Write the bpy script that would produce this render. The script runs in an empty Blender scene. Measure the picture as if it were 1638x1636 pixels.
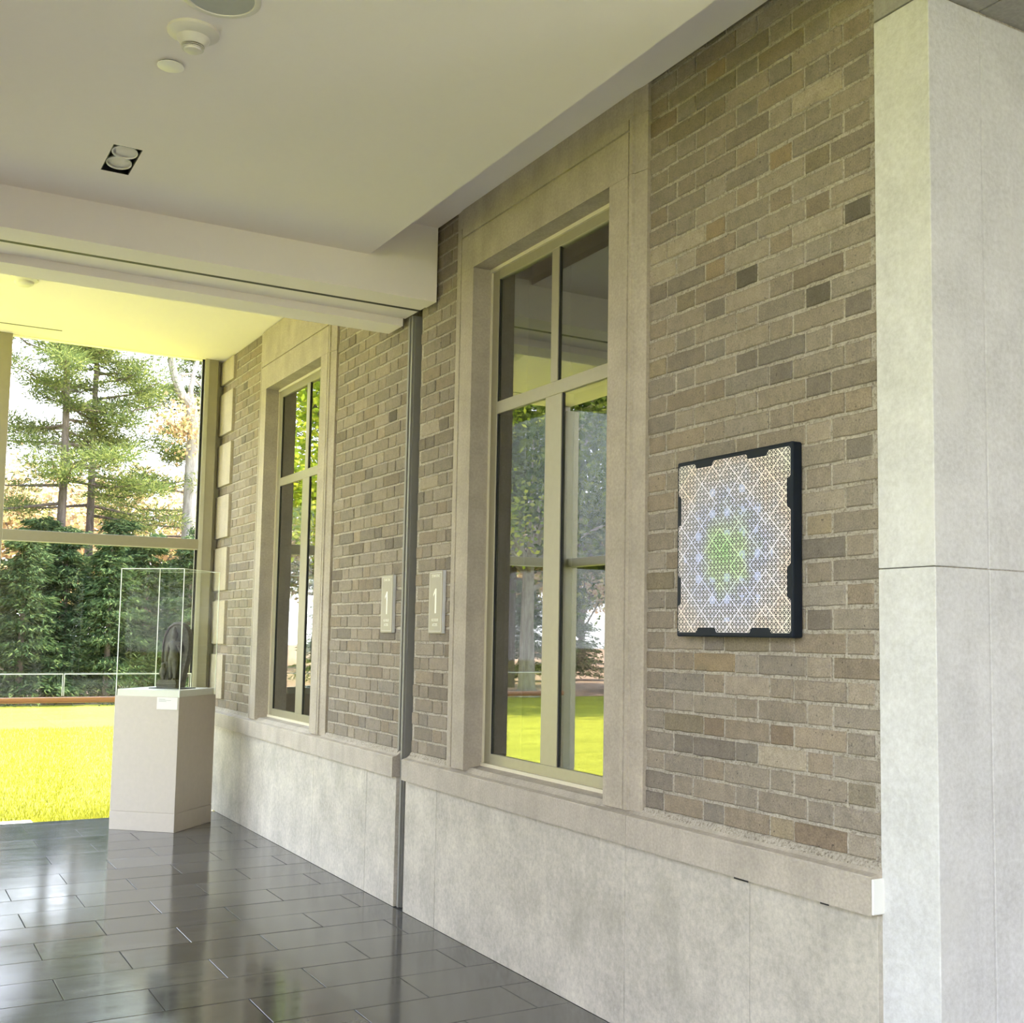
import bpy, bmesh, math, random
import numpy as np
from mathutils import Vector, Matrix

# ------------------------------------------------------------------ camera, world, light
SC = bpy.context.scene
COL = SC.collection
CAM = np.array([-2.47, 0.0, 1.42])
YAW, PITCH, ROLL = [math.radians(a) for a in (30.40186, 4.91834, 0.88153)]
FPX, PPX, PPY = 1849.706, 877.239, 855.858
_f = np.array([math.sin(YAW) * math.cos(PITCH), math.cos(YAW) * math.cos(PITCH), math.sin(PITCH)])
_r = np.array([math.cos(YAW), -math.sin(YAW), 0.0])
_u = np.cross(_r, _f)
_r2 = math.cos(ROLL) * _r + math.sin(ROLL) * _u
_u2 = -math.sin(ROLL) * _r + math.cos(ROLL) * _u

def ray(px, py):
    return _r2 * (px - PPX) / FPX - _u2 * (py - PPY) / FPX + _f

def at_y(px, py, Y):
    d = ray(px, py); return CAM + d * (Y / d[1])

def at_x(px, py, X):
    d = ray(px, py); return CAM + d * ((X - CAM[0]) / d[0])

cd = bpy.data.cameras.new('camera')
cam = bpy.data.objects.new('camera', cd)
COL.objects.link(cam)
M = Matrix.Identity(4)
for i in range(3):
    M[i][0], M[i][1], M[i][2], M[i][3] = _r2[i], _u2[i], -_f[i], CAM[i]
cam.matrix_world = M
cd.sensor_fit = 'HORIZONTAL'
cd.sensor_width = 36.0
cd.lens = FPX * 36.0 / 1638.0
cd.shift_x = (819.0 - PPX) / 1638.0
cd.shift_y = (PPY - 818.0) / 1638.0
cd.clip_end = 500
SC.camera = cam

w = bpy.data.worlds.new('sky'); SC.world = w; w.use_nodes = True
nt = w.node_tree; nt.nodes.clear()
wo = nt.nodes.new('ShaderNodeOutputWorld'); bg = nt.nodes.new('ShaderNodeBackground')
tc = nt.nodes.new('ShaderNodeTexCoord'); sx = nt.nodes.new('ShaderNodeSeparateXYZ')
rp = nt.nodes.new('ShaderNodeValToRGB')
nt.links.new(tc.outputs['Generated'], sx.inputs[0]); nt.links.new(sx.outputs['Z'], rp.inputs[0])
rp.color_ramp.elements[0].position = 0.0; rp.color_ramp.elements[0].color = (0.965, 0.94, 1.0, 1)
rp.color_ramp.elements[1].position = 0.75; rp.color_ramp.elements[1].color = (0.52, 0.66, 1.0, 1)
nt.links.new(rp.outputs[0], bg.inputs[0]); nt.links.new(bg.outputs[0], wo.inputs[0])
bg.inputs[1].default_value = 1.75

sd = bpy.data.lights.new('sun', 'SUN'); sun = bpy.data.objects.new('sun', sd); COL.objects.link(sun)
sd.energy = 7.5; sd.angle = math.radians(0.7); sd.color = (1.0, 0.875, 0.76)
SUN_DIR = Vector((1.0, 0.10, 2.0)).normalized()
sun.rotation_euler = SUN_DIR.to_track_quat('Z', 'Y').to_euler()

SC.view_settings.view_transform = 'Standard'
SC.view_settings.look = 'None'
SC.view_settings.exposure = 2.40
SC.view_settings.gamma = 1.0
SC.view_settings.use_curve_mapping = False
SC.cycles.use_denoising = True
SC.cycles.max_bounces = 12
SC.cycles.diffuse_bounces = 6
SC.cycles.transparent_max_bounces = 24
SC.cycles.sample_clamp_indirect = 12.0

RND = random.Random(7)

# ------------------------------------------------------------------ materials
MATS = {}

def new_mat(name):
    m = bpy.data.materials.new(name); m.use_nodes = True
    m.node_tree.nodes.clear()
    MATS[name] = m
    return m, m.node_tree

def nd(t, typ, **kw):
    n = t.nodes.new(typ)
    for k, v in kw.items():
        setattr(n, k, v)
    return n

def noise(t, vec, scale, detail=4.0, rough=0.55):
    n = nd(t, 'ShaderNodeTexNoise')
    n.inputs['Scale'].default_value = scale; n.inputs['Detail'].default_value = detail
    n.inputs['Roughness'].default_value = rough
    if vec is not None: t.links.new(vec, n.inputs['Vector'])
    return n.outputs['Fac']

def ramp(t, fac, stops):
    r = nd(t, 'ShaderNodeValToRGB')
    els = r.color_ramp.elements
    while len(els) < len(stops): els.new(0.5)
    for e, (p, c) in zip(els, stops):
        e.position = p; e.color = (c[0], c[1], c[2], 1) if not isinstance(c, (int, float)) else (c, c, c, 1)
    t.links.new(fac, r.inputs[0])
    return r.outputs[0]

def mixc(t, fac, a, b, mode='MIX'):
    n = nd(t, 'ShaderNodeMix', data_type='RGBA', blend_type=mode)
    for s, v in ((n.inputs[0], fac), (n.inputs[6], a), (n.inputs[7], b)):
        if isinstance(v, (int, float)): s.default_value = v
        elif isinstance(v, tuple): s.default_value = (v[0], v[1], v[2], 1)
        else: t.links.new(v, s)
    return n.outputs[2]

def mth(t, op, a, b=None, c=None):
    n = nd(t, 'ShaderNodeMath', operation=op)
    for s, v in zip(n.inputs, (a, b, c)):
        if v is None: continue
        if isinstance(v, (int, float)): s.default_value = v
        else: t.links.new(v, s)
    return n.outputs[0]

def principled(t, col, rough=0.7, bump=None, bdist=0.002, bstr=1.0, metal=0.0, spec=0.5):
    o = nd(t, 'ShaderNodeOutputMaterial'); p = nd(t, 'ShaderNodeBsdfPrincipled')
    if isinstance(col, tuple): p.inputs['Base Color'].default_value = (col[0], col[1], col[2], 1)
    else: t.links.new(col, p.inputs['Base Color'])
    if isinstance(rough, (int, float)): p.inputs['Roughness'].default_value = rough
    else: t.links.new(rough, p.inputs['Roughness'])
    p.inputs['Metallic'].default_value = metal
    p.inputs['Specular IOR Level'].default_value = spec
    if bump is not None:
        b = nd(t, 'ShaderNodeBump'); b.inputs['Distance'].default_value = bdist; b.inputs['Strength'].default_value = bstr
        t.links.new(bump, b.inputs['Height']); t.links.new(b.outputs[0], p.inputs['Normal'])
    t.links.new(p.outputs[0], o.inputs[0])
    return p

def wpos(t):
    return nd(t, 'ShaderNodeNewGeometry').outputs['Position']

def scaled(t, vec, s):
    n = nd(t, 'ShaderNodeVectorMath', operation='MULTIPLY')
    t.links.new(vec, n.inputs[0]); n.inputs[1].default_value = s
    return n.outputs[0]

def plain(name, col, rough=0.6, metal=0.0, spec=0.5):
    m, t = new_mat(name)
    n = noise(t, wpos(t), 30, 2)
    c = mixc(t, 0.06, col, n, 'OVERLAY')
    principled(t, c, rough, metal=metal, spec=spec)
    return m

def stone(name, col, var=0.12, streak=0.0, stain=None, rough=0.8, scale=6.0, speck=0.25, bd=0.0015):
    m, t = new_mat(name)
    P = wpos(t)
    n1 = noise(t, P, scale, 6, 0.6)
    n2 = noise(t, P, scale * 14, 4, 0.65)
    lo = tuple(c * (1 - var) for c in col); hi = tuple(min(1, c * (1 + var)) for c in col)
    c = ramp(t, n1, [(0.3, lo), (0.7, hi)])
    c = mixc(t, speck, c, ramp(t, n2, [(0.3, 0.25), (0.7, 0.8)]), 'OVERLAY')
    if streak:
        s = noise(t, scaled(t, P, (14, 14, 0.9)), 1.0, 5, 0.6)
        c = mixc(t, streak, c, ramp(t, s, [(0.3, 0.3), (0.7, 0.75)]), 'OVERLAY')
    if stain:
        s = noise(t, scaled(t, P, (3.0, 3.0, 1.6)), 1.0, 5, 0.65)
        f = ramp(t, s, [(0.56, 0.0), (0.74, 1.0)])
        c = mixc(t, mth(t, 'MULTIPLY', f, 0.55), c, stain)
    principled(t, c, rough, bump=n2, bdist=bd)
    return m

def build_materials():
    # brick: colour carried by each brick object
    m, t = new_mat('brick_clay')
    oi = nd(t, 'ShaderNodeObjectInfo'); P = wpos(t)
    n1 = noise(t, P, 26, 5, 0.6); n2 = noise(t, P, 190, 4, 0.7); n3 = noise(t, P, 9, 4, 0.6)
    c = mixc(t, 0.35, oi.outputs['Color'], ramp(t, n1, [(0.3, 0.3), (0.7, 0.72)]), 'OVERLAY')
    c = mixc(t, 0.6, c, ramp(t, n2, [(0.3, 0.25), (0.7, 0.75)]), 'OVERLAY')
    pits = ramp(t, noise(t, P, 75, 3, 0.5), [(0.66, 0.0), (0.72, 1.0)])
    c = mixc(t, mth(t, 'MULTIPLY', pits, 0.7), c, (0.045, 0.04, 0.034))
    sm = ramp(t, n3, [(0.60, 0.0), (0.74, 1.0)])
    c = mixc(t, mth(t, 'MULTIPLY', sm, 0.35), c, (0.11, 0.10, 0.088))
    h = mth(t, 'ADD', mth(t, 'MULTIPLY', n1, 0.8), mth(t, 'MULTIPLY', n2, 0.4))
    principled(t, c, 0.9, bump=h, bdist=0.004, bstr=0.9, spec=0.2)
    # mortar
    m, t = new_mat('mortar'); P = wpos(t)
    n1 = noise(t, P, 120, 5, 0.7); n2 = noise(t, P, 7, 4)
    c = ramp(t, n1, [(0.32, (0.17, 0.14, 0.11)), (0.47, (0.42, 0.37, 0.305)), (0.72, (0.60, 0.55, 0.475))])
    c = mixc(t, 0.3, c, ramp(t, n2, [(0.3, 0.35), (0.7, 0.7)]), 'OVERLAY')
    principled(t, c, 0.95, bump=n1, bdist=0.008, spec=0.1)
    stone('base_limestone', (0.45, 0.41, 0.345), 0.16, 0.10, (0.27, 0.25, 0.20), scale=4, speck=0.3)
    stone('ledge_limestone', (0.40, 0.350, 0.29), 0.12, 0.15, (0.46, 0.43, 0.37), scale=7)
    stone('surround_limestone', (0.37, 0.318, 0.255), 0.12, 0.15, (0.28, 0.245, 0.19), scale=6)
    stone('quoin_limestone', (0.40, 0.345, 0.26), 0.10, 0.2, None, scale=6)
    stone('pier_limestone', (0.57, 0.555, 0.54), 0.09, 0.12, (0.62, 0.60, 0.56), scale=5)
    stone('soffit_limestone', (0.30, 0.28, 0.26), 0.12, 0.0, None, scale=5)
    plain('end_cap_white', (0.80, 0.79, 0.76), 0.9)
    plain('ceiling_paint', (0.92, 0.855, 0.80), 0.85, spec=0.2)
    # floor tile
    m, t = new_mat('polished_slate'); P = wpos(t)
    oi = nd(t, 'ShaderNodeObjectInfo')
    n1 = noise(t, scaled(t, P, (2.0, 9.0, 1)), 1.6, 6, 0.65); n2 = noise(t, P, 70, 4, 0.6)
    c = mixc(t, 0.45, oi.outputs['Color'], ramp(t, n1, [(0.3, 0.25), (0.7, 0.8)]), 'OVERLAY')
    c = mixc(t, 0.2, c, ramp(t, n2, [(0.3, 0.3), (0.7, 0.7)]), 'OVERLAY')
    r = ramp(t, n1, [(0.25, 0.07), (0.75, 0.17)])
    b = noise(t, P, 2.2, 2, 0.5)
    principled(t, c, r, bump=b, bdist=0.0012, spec=0.85)
    plain('dark_grout', (0.055, 0.052, 0.047), 0.9)
    plain('frame_bronze', (0.33, 0.30, 0.205), 0.38, 0.25)
    plain('frame_champagne', (0.50, 0.48, 0.36), 0.45, 0.2)
    plain('gasket', (0.012, 0.012, 0.012), 0.6)
    plain('caulk', (0.62, 0.56, 0.42), 0.6)
    # thin clear glass and coated window glass
    for name, r0, tint in (('clear_glass', 0.025, (0.975, 0.99, 0.98)), ('coated_glass', 0.23, (0.45, 0.50, 0.46)), ('acrylic', 0.004, (0.98, 0.99, 0.97))):
        m, t = new_mat(name)
        o = nd(t, 'ShaderNodeOutputMaterial'); mx = nd(t, 'ShaderNodeMixShader')
        tr = nd(t, 'ShaderNodeBsdfTransparent'); gl = nd(t, 'ShaderNodeBsdfGlossy'); lw = nd(t, 'ShaderNodeLayerWeight')
        tr.inputs[0].default_value = (*tint, 1); gl.inputs['Roughness'].default_value = 0.0
        gl.inputs[0].default_value = (1, 1, 1, 1)
        lw.inputs[0].default_value = 0.5
        fr = mth(t, 'ADD', mth(t, 'MULTIPLY', mth(t, 'POWER', lw.outputs['Facing'], 5.0), 1.0 - r0), r0)
        t.links.new(fr, mx.inputs[0]); t.links.new(tr.outputs[0], mx.inputs[1]); t.links.new(gl.outputs[0], mx.inputs[2])
        t.links.new(mx.outputs[0], o.inputs[0])
    plain('acrylic_edge', (0.86, 0.90, 0.80), 0.25)
    plain('steel_grey', (0.25, 0.24, 0.22), 0.5, 0.2)
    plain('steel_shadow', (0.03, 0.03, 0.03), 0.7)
    plain('pedestal_paint', (0.44, 0.385, 0.315), 0.55)
    plain('pedestal_top', (0.60, 0.575, 0.53), 0.5)
    m, t = new_mat('dark_stone'); P = wpos(t)
    n1 = noise(t, P, 40, 5, 0.6)
    principled(t, ramp(t, n1, [(0.3, (0.025, 0.022, 0.018)), (0.7, (0.075, 0.066, 0.054))]), 0.55, bump=n1, bdist=0.003)
    plain('canvas_black', (0.008, 0.012, 0.020), 0.6, spec=0.25)
    plain('sign_plate', (0.37, 0.33, 0.245), 0.5)
    plain('sign_lettering', (0.88, 0.86, 0.74), 0.5)
    plain('sign_edge', (0.66, 0.66, 0.66), 0.4)
    plain('card_white', (0.66, 0.64, 0.57), 0.7)
    plain('print_grey', (0.35, 0.34, 0.31), 0.8)
    plain('white_plastic', (0.72, 0.68, 0.58), 0.30)
    plain('cream_enamel', (0.95, 0.92, 0.80), 0.35)
    plain('black_paint', (0.012, 0.012, 0.012), 0.5)
    plain('lamp_housing', (0.10, 0.095, 0.09), 0.5)
    plain('lamp_trim', (0.85, 0.83, 0.78), 0.4)
    plain('lamp_lens', (0.92, 0.90, 0.82), 0.18)
    pl = [n for n in MATS['lamp_lens'].node_tree.nodes if n.type == 'BSDF_PRINCIPLED'][0]
    pl.inputs['Emission Color'].default_value = (1.0, 0.93, 0.72, 1); pl.inputs['Emission Strength'].default_value = 0.07
    plain('speaker_grille', (0.45, 0.45, 0.42), 0.6)
    plain('handrail_wood', (0.45, 0.215, 0.075), 0.4)
    plain('room_painted_dark', (0.035, 0.033, 0.03), 0.9)
    plain('roofing', (0.20, 0.20, 0.20), 0.9)
    # outdoors
    m, t = new_mat('lawn_grass'); P = wpos(t)
    n1 = noise(t, scaled(t, P, (0.5, 1.6, 1)), 1.2, 6, 0.7); n2 = noise(t, P, 30, 5, 0.7)
    c = ramp(t, n1, [(0.3, (0.205, 0.215, 0.022)), (0.7, (0.315, 0.318, 0.036))])
    c = mixc(t, 0.4, c, ramp(t, n2, [(0.3, 0.25), (0.7, 0.8)]), 'OVERLAY')
    principled(t, c, 0.95, bump=n2, bdist=0.03, spec=0.1)
    m, t = new_mat('leaf_litter'); P = wpos(t)
    n2 = noise(t, P, 9, 6, 0.75)
    principled(t, ramp(t, n2, [(0.3, (0.12, 0.08, 0.045)), (0.7, (0.36, 0.25, 0.17))]), 0.95, spec=0.1)
    stone('concrete_paving', (0.58, 0.57, 0.54), 0.08)
    m, t = new_mat('bark'); P = wpos(t)
    n1 = noise(t, scaled(t, P, (10, 10, 2.2)), 1.4, 6, 0.7)
    principled(t, ramp(t, n1, [(0.3, (0.055, 0.042, 0.034)), (0.7, (0.19, 0.155, 0.13))]), 0.95, bump=n1, bdist=0.05, spec=0.1)
    m, t = new_mat('pale_bark'); P = wpos(t)
    n1 = noise(t, scaled(t, P, (8, 8, 2.0)), 1.4, 6, 0.7)
    principled(t, ramp(t, n1, [(0.3, (0.17, 0.145, 0.12)), (0.7, (0.36, 0.33, 0.29))]), 0.95, bump=n1, bdist=0.03, spec=0.1)

    def leaf(name, stops, trans=0.35):
        m, t = new_mat(name)
        g = nd(t, 'ShaderNodeNewGeometry')
        c = ramp(t, g.outputs['Random Per Island'], stops)
        o = nd(t, 'ShaderNodeOutputMaterial'); mx = nd(t, 'ShaderNodeMixShader')
        d = nd(t, 'ShaderNodeBsdfDiffuse'); tl = nd(t, 'ShaderNodeBsdfTranslucent')
        t.links.new(c, d.inputs[0]); t.links.new(c, tl.inputs[0])
        mx.inputs[0].default_value = trans
        t.links.new(d.outputs[0], mx.inputs[1]); t.links.new(tl.outputs[0], mx.inputs[2]); t.links.new(mx.outputs[0], o.inputs[0])
    leaf('pine_needles', [(0.0, (0.042, 0.066, 0.022)), (0.55, (0.105, 0.14, 0.042)), (1.0, (0.225, 0.25, 0.075))])
    leaf('hemlock_needles', [(0.0, (0.018, 0.036, 0.016)), (0.7, (0.055, 0.09, 0.036)), (1.0, (0.13, 0.17, 0.065))])
    leaf('autumn_leaves', [(0.0, (0.32, 0.20, 0.10)), (0.5, (0.46, 0.34, 0.20)), (1.0, (0.44, 0.42, 0.14))], 0.45)
    leaf('maple_leaves', [(0.0, (0.15, 0.24, 0.025)), (0.5, (0.34, 0.42, 0.04)), (1.0, (0.55, 0.56, 0.07))], 0.45)
    leaf('oak_leaves', [(0.0, (0.035, 0.06, 0.012)), (0.55, (0.09, 0.13, 0.025)), (1.0, (0.20, 0.24, 0.045))], 0.4)
    leaf('grass_blades', [(0.0, (0.21, 0.21, 0.020)), (1.0, (0.32, 0.31, 0.042))], 0.3)

build_materials()

def art_material():
    m, t = new_mat('lattice_print')
    tc = nd(t, 'ShaderNodeTexCoord'); s = nd(t, 'ShaderNodeSeparateXYZ')
    t.links.new(tc.outputs['UV'], s.inputs[0])
    u, v = s.outputs[0], s.outputs[1]
    def line(expr, a, wdt):
        return mth(t, 'LESS_THAN', mth(t, 'ABSOLUTE', mth(t, 'SUBTRACT', expr, a)), wdt)
    def fold(x, n):
        return mth(t, 'ABSOLUTE', mth(t, 'SUBTRACT', mth(t, 'FRACT', mth(t, 'MULTIPLY', x, n)), 0.5))
    qx, qy = fold(u, 7.5), fold(v, 8.0)
    add = mth(t, 'ADD', qx, qy); sub = mth(t, 'ABSOLUTE', mth(t, 'SUBTRACT', qx, qy))
    acc = None
    for e, aa in ((qx, (0.0, 0.25, 0.5)), (qy, (0.0, 0.25, 0.5)), (add, (0.25, 0.5, 0.75)), (sub, (0.0, 0.25))):
        for a in aa:
            l = line(e, a, 0.012 if e in (qx, qy) else 0.017)
            acc = l if acc is None else mth(t, 'MAXIMUM', acc, l)
    # larger over-lattice
    px, py = fold(u, 1.25), fold(v, 1.333)
    for e, aa in ((mth(t, 'ADD', px, py), (0.3, 0.55, 0.8)), (mth(t, 'ABSOLUTE', mth(t, 'SUBTRACT', px, py)), (0.12, 0.33))):
        for a in aa:
            acc = mth(t, 'MAXIMUM', acc, line(e, a, 0.0035))
    uc = mth(t, 'SUBTRACT', u, 0.46); vc = mth(t, 'SUBTRACT', v, 0.46)
    rad = mth(t, 'SQRT', mth(t, 'ADD', mth(t, 'MULTIPLY', uc, uc), mth(t, 'MULTIPLY', vc, vc)))
    wob = noise(t, tc.outputs['UV'], 7, 3)
    rr = mth(t, 'ADD', rad, mth(t, 'MULTIPLY', mth(t, 'SUBTRACT', wob, 0.5), 0.35))
    col = ramp(t, rr, [(0.02, (0.50, 0.80, 0.40)), (0.14, (0.70, 0.84, 0.60)), (0.28, (0.68, 0.70, 0.95)), (0.42, (0.86, 0.82, 0.92)), (0.55, (0.95, 0.80, 0.74)), (0.70, (0.92, 0.88, 0.78))])
    fillsq = mth(t, 'LESS_THAN', mth(t, 'MAXIMUM', qx, qy), 0.19)
    ring = mth(t, 'MULTIPLY', mth(t, 'GREATER_THAN', rad, 0.10), mth(t, 'LESS_THAN', rad, 0.40))
    fillsq = mth(t, 'MULTIPLY', fillsq, ring)
    gstar = mth(t, 'MULTIPLY', mth(t, 'LESS_THAN', mth(t, 'MULTIPLY', qx, qy), 0.010), mth(t, 'LESS_THAN', rr, 0.20))
    tone = ramp(t, noise(t, tc.outputs['UV'], 26, 3), [(0.35, (0.012, 0.012, 0.014)), (0.6, (0.045, 0.038, 0.036)), (0.8, (0.10, 0.07, 0.09))])
    c = mixc(t, acc, tone, col)
    c = mixc(t, mth(t, 'MULTIPLY', mth(t, 'MULTIPLY', fillsq, mth(t, 'SUBTRACT', 1.0, acc)), mth(t, 'MULTIPLY', 0.8, mth(t, 'GREATER_THAN', wob, 0.46))), c, (0.33, 0.40, 0.68))
    c = mixc(t, mth(t, 'MULTIPLY', gstar, 0.15), c, (0.36, 0.60, 0.28))
    principled(t, c, 0.45)
art_material()

# ------------------------------------------------------------------ mesh helpers
class MB:
    def __init__(self):
        self.v = []; self.f = []
    def add(self, vs, fs):
        o = len(self.v); self.v += [tuple(map(float, p)) for p in vs]; self.f += [tuple(i + o for i in q) for q in fs]; return self
    def box(self, x0, x1, y0, y1, z0, z1, b=0.0):
        if b <= 0:
            vs = [(x, y, z) for x in (x0, x1) for y in (y0, y1) for z in (z0, z1)]
            return self.add(vs, [(0, 1, 3, 2), (4, 6, 7, 5), (0, 4, 5, 1), (2, 3, 7, 6), (0, 2, 6, 4), (1, 5, 7, 3)])
        bm = bmesh.new()
        bmesh.ops.create_cube(bm, size=1.0)
        for q in bm.verts:
            q.co = Vector(((x0 + x1) / 2 + q.co.x * (x1 - x0), (y0 + y1) / 2 + q.co.y * (y1 - y0), (z0 + z1) / 2 + q.co.z * (z1 - z0)))
        bmesh.ops.bevel(bm, geom=list(bm.edges), offset=b, segments=2, affect='EDGES', profile=0.5)
        bm.verts.index_update()
        self.add([q.co[:] for q in bm.verts], [[q.index for q in fc.verts] for fc in bm.faces])
        bm.free(); return self
    def prism(self, poly, a0, a1, axis):
        """poly of 2D points extruded along axis; axis 'z': poly is (x,y); 'y': poly is (x,z); 'x': poly is (y,z)"""
        def P(p, a):
            return {'z': (p[0], p[1], a), 'y': (p[0], a, p[1]), 'x': (a, p[0], p[1])}[axis]
        n = len(poly)
        vs = [P(p, a0) for p in poly] + [P(p, a1) for p in poly]
        fs = [(i, (i + 1) % n, n + (i + 1) % n, n + i) for i in range(n)] + [tuple(range(n))[::-1], tuple(range(n, 2 * n))]
        return self.add(vs, fs)
    def lathe(self, prof, c, seg=32, up=1):
        """prof: (radius, z) rings about a vertical axis"""
        vs = []; fs = []
        for r, z in prof:
            for k in range(seg):
                a = 2 * math.pi * k / seg
                vs.append((c[0] + r * math.cos(a), c[1] + r * math.sin(a), c[2] + z))
        for i in range(len(prof) - 1):
            for k in range(seg):
                k2 = (k + 1) % seg
                fs.append((i * seg + k, i * seg + k2, (i + 1) * seg + k2, (i + 1) * seg + k))
        fs.append(tuple(range(seg))[::-1]); fs.append(tuple((len(prof) - 1) * seg + k for k in range(seg)))
        return self.add(vs, fs)
    def tube(self, pts, radii, seg=8):
        pts = [Vector(p) for p in pts]; vs = []; fs = []
        for i, p in enumerate(pts):
            d = (pts[min(i + 1, len(pts) - 1)] - pts[max(i - 1, 0)]).normalized()
            ref = Vector((0, 0, 1)) if abs(d.z) < 0.9 else Vector((1, 0, 0))
            a = d.cross(ref).normalized(); b = d.cross(a)
            for k in range(seg):
                th = 2 * math.pi * k / seg
                vs.append(p + (a * math.cos(th) + b * math.sin(th)) * radii[i])
        for i in range(len(pts) - 1):
            for k in range(seg):
                k2 = (k + 1) % seg
                fs.append((i * seg + k, i * seg + k2, (i + 1) * seg + k2, (i + 1) * seg + k))
        fs.append(tuple(range(seg))[::-1]); fs.append(tuple((len(pts) - 1) * seg + k for k in range(seg)))
        return self.add(vs, fs)
    def mesh(self, name, mat, smooth=False):
        me = bpy.data.meshes.new(name)
        me.from_pydata(self.v, [], self.f)
        bm = bmesh.new(); bm.from_mesh(me)
        bmesh.ops.recalc_face_normals(bm, faces=bm.faces[:]); bm.to_mesh(me); bm.free()
        me.materials.append(MATS[mat])
        if smooth:
            me.polygons.foreach_set('use_smooth', [True] * len(me.polygons))
            me.set_sharp_from_angle(angle=math.radians(35))
        return me
    def build(self, name, mat, parent=None, smooth=False, loc=None):
        return link(name, self.mesh(name, mat, smooth), parent, loc)

def link(name, data, parent=None, loc=None):
    o = bpy.data.objects.new(name, data); COL.objects.link(o)
    if parent is not None: o.parent = parent
    if loc is not None: o.location = loc
    return o

def tag(o, label=None, cat=None, group=None, kind=None):
    if label: o['label'] = label
    if cat: o['category'] = cat
    if group: o['group'] = group
    if kind: o['kind'] = kind
    return o

def empty(name, loc=(0, 0, 0), rz=0.0):
    o = bpy.data.objects.new(name, None); COL.objects.link(o)
    o.location = loc; o.rotation_euler = (0, 0, rz); o.empty_display_size = 0.1
    return o

def sub_part(o, label):
    o['label'] = label; return o

# ------------------------------------------------------------------ dimensions
YG = 9.60            # far glass plane
XL = -3.22           # opposite glass wall
ZC, ZR, ZF = 3.315, 3.522, 3.655     # near ceiling, recess, far ceiling
YB = 5.368           # drop beam front face
Y_BACK = -5.0

# ------------------------------------------------------------------ floor
flo = MB().box(XL, 0.30, Y_BACK, 9.29, -0.16, -0.0035).build('floor', 'dark_grout')
tag(flo, 'dark polished grey stone tile floor of the gallery corridor', 'floor', kind='structure')
TL, TW = 0.625, 0.3067
tile_me = MB().box(-TL / 2 + 0.0018, TL / 2 - 0.0018, -TW / 2 + 0.0018, TW / 2 - 0.0018, -0.012, 0.0, 0.0015).mesh('tile', 'polished_slate')
cut = {}
for k in range(-34, 13):
    yc = 5.468 + TW * (k + 0.5)
    if yc - TW / 2 < Y_BACK: continue
    y0, y1 = yc - TW / 2, min(yc + TW / 2, 9.288)
    if y1 - y0 < 0.03: continue
    off = -1.738 if k % 2 == 0 else -1.4255
    j = -4
    while True:
        xa = off + j * TL; xb = xa + TL; j += 1
        if xa > -0.03: break
        if xb < XL + 0.03: continue
        x0, x1 = max(xa, XL + 0.01), min(xb, -0.029)
        if x1 - x0 < 0.04: continue
        if abs(x1 - x0 - TL) < 1e-4 and abs(y1 - y0 - TW) < 1e-4:
            me = tile_me
        else:
            key = (round(x1 - x0, 3), round(y1 - y0, 3))
            if key not in cut:
                a, b = key
                cut[key] = MB().box(-a / 2 + .0012, a / 2 - .0012, -b / 2 + .0012, b / 2 - .0012, -0.012, 0, 0.0012).mesh('tile', 'polished_slate')
            me = cut[key]
        o = link('tile', me, flo, ((x0 + x1) / 2, (y0 + y1) / 2, RND.uniform(-0.0004, 0.0004)))
        g = RND.uniform(0.068, 0.095)
        o.color = (g * 1.05, g, g * 0.94, 1)
trough = MB().box(XL, -0.03, 9.29, 9.55, -0.16, -0.075).build('trim_1', 'black_paint')
tag(trough, 'dark recessed floor channel along the far glass wall', 'floor channel', kind='structure')

# ------------------------------------------------------------------ brick wall
CH, ROW0 = 0.0715, 2.4795
MOD, HDR, STR, JT = 0.335, 0.101, 0.213, 0.0105
brick_cache = {}

def brick_mesh(L, variant):
    key = (round(L, 2), variant)
    if key in brick_cache: return brick_cache[key]
    r = random.Random(hash((round(L * 1000), variant)) & 0xffff)
    h = CH - JT
    n = 5 if L > 0.15 else 3
    out = []
    def jit(): return r.uniform(-0.0022, 0.0016)
    for i in range(n): out.append((-L / 2 + L * i / n, -h / 2 + (jit() if i else 0.001)))
    for i in range(2): out.append((L / 2 + (jit() if i else 0), -h / 2 + h * i / 2))
    for i in range(n): out.append((L / 2 - L * i / n, h / 2 + (jit() if i else -0.001)))
    for i in range(2): out.append((-L / 2 + (jit() if i else 0), h / 2 - h * i / 2))
    m = len(out)
    tx, tz = r.uniform(-.006, .006), r.uniform(-.012, .012)
    vs = []
    for (y, z) in out:
        sy = max(0.0, 1 - 0.0035 / (L / 2)); sz = 1 - 0.0035 / (h / 2)
        vs.append((tx * y + tz * z, y * sy, z * sz))
    vs += [(0.0035, y, z) for (y, z) in out] + [(0.03, y, z) for (y, z) in out]
    fs = [tuple(range(m))]
    for a in (0, m):
        fs += [(a + i, a + m + i, a + m + (i + 1) % m, a + (i + 1) % m) for i in range(m)]
    mb = MB().add(vs, fs)
    brick_cache[key] = mb.mesh('brick', 'brick_clay')
    return brick_cache[key]

def brick_colour(r):
    v = r.gauss(1.0, 0.085)
    v = min(max(v, 0.78), 1.22)
    base = r.choice([(0.268, 0.222, 0.172)] * 5 + [(0.262, 0.222, 0.178)] * 3 + [(0.285, 0.24, 0.188)] * 3 + [(0.265, 0.213, 0.158)] * 2 + [(0.238, 0.205, 0.168)])
    if r.random() < 0.05: v *= 0.78
    v *= 0.93
    return tuple(c * v for c in base) + (1,)

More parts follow.
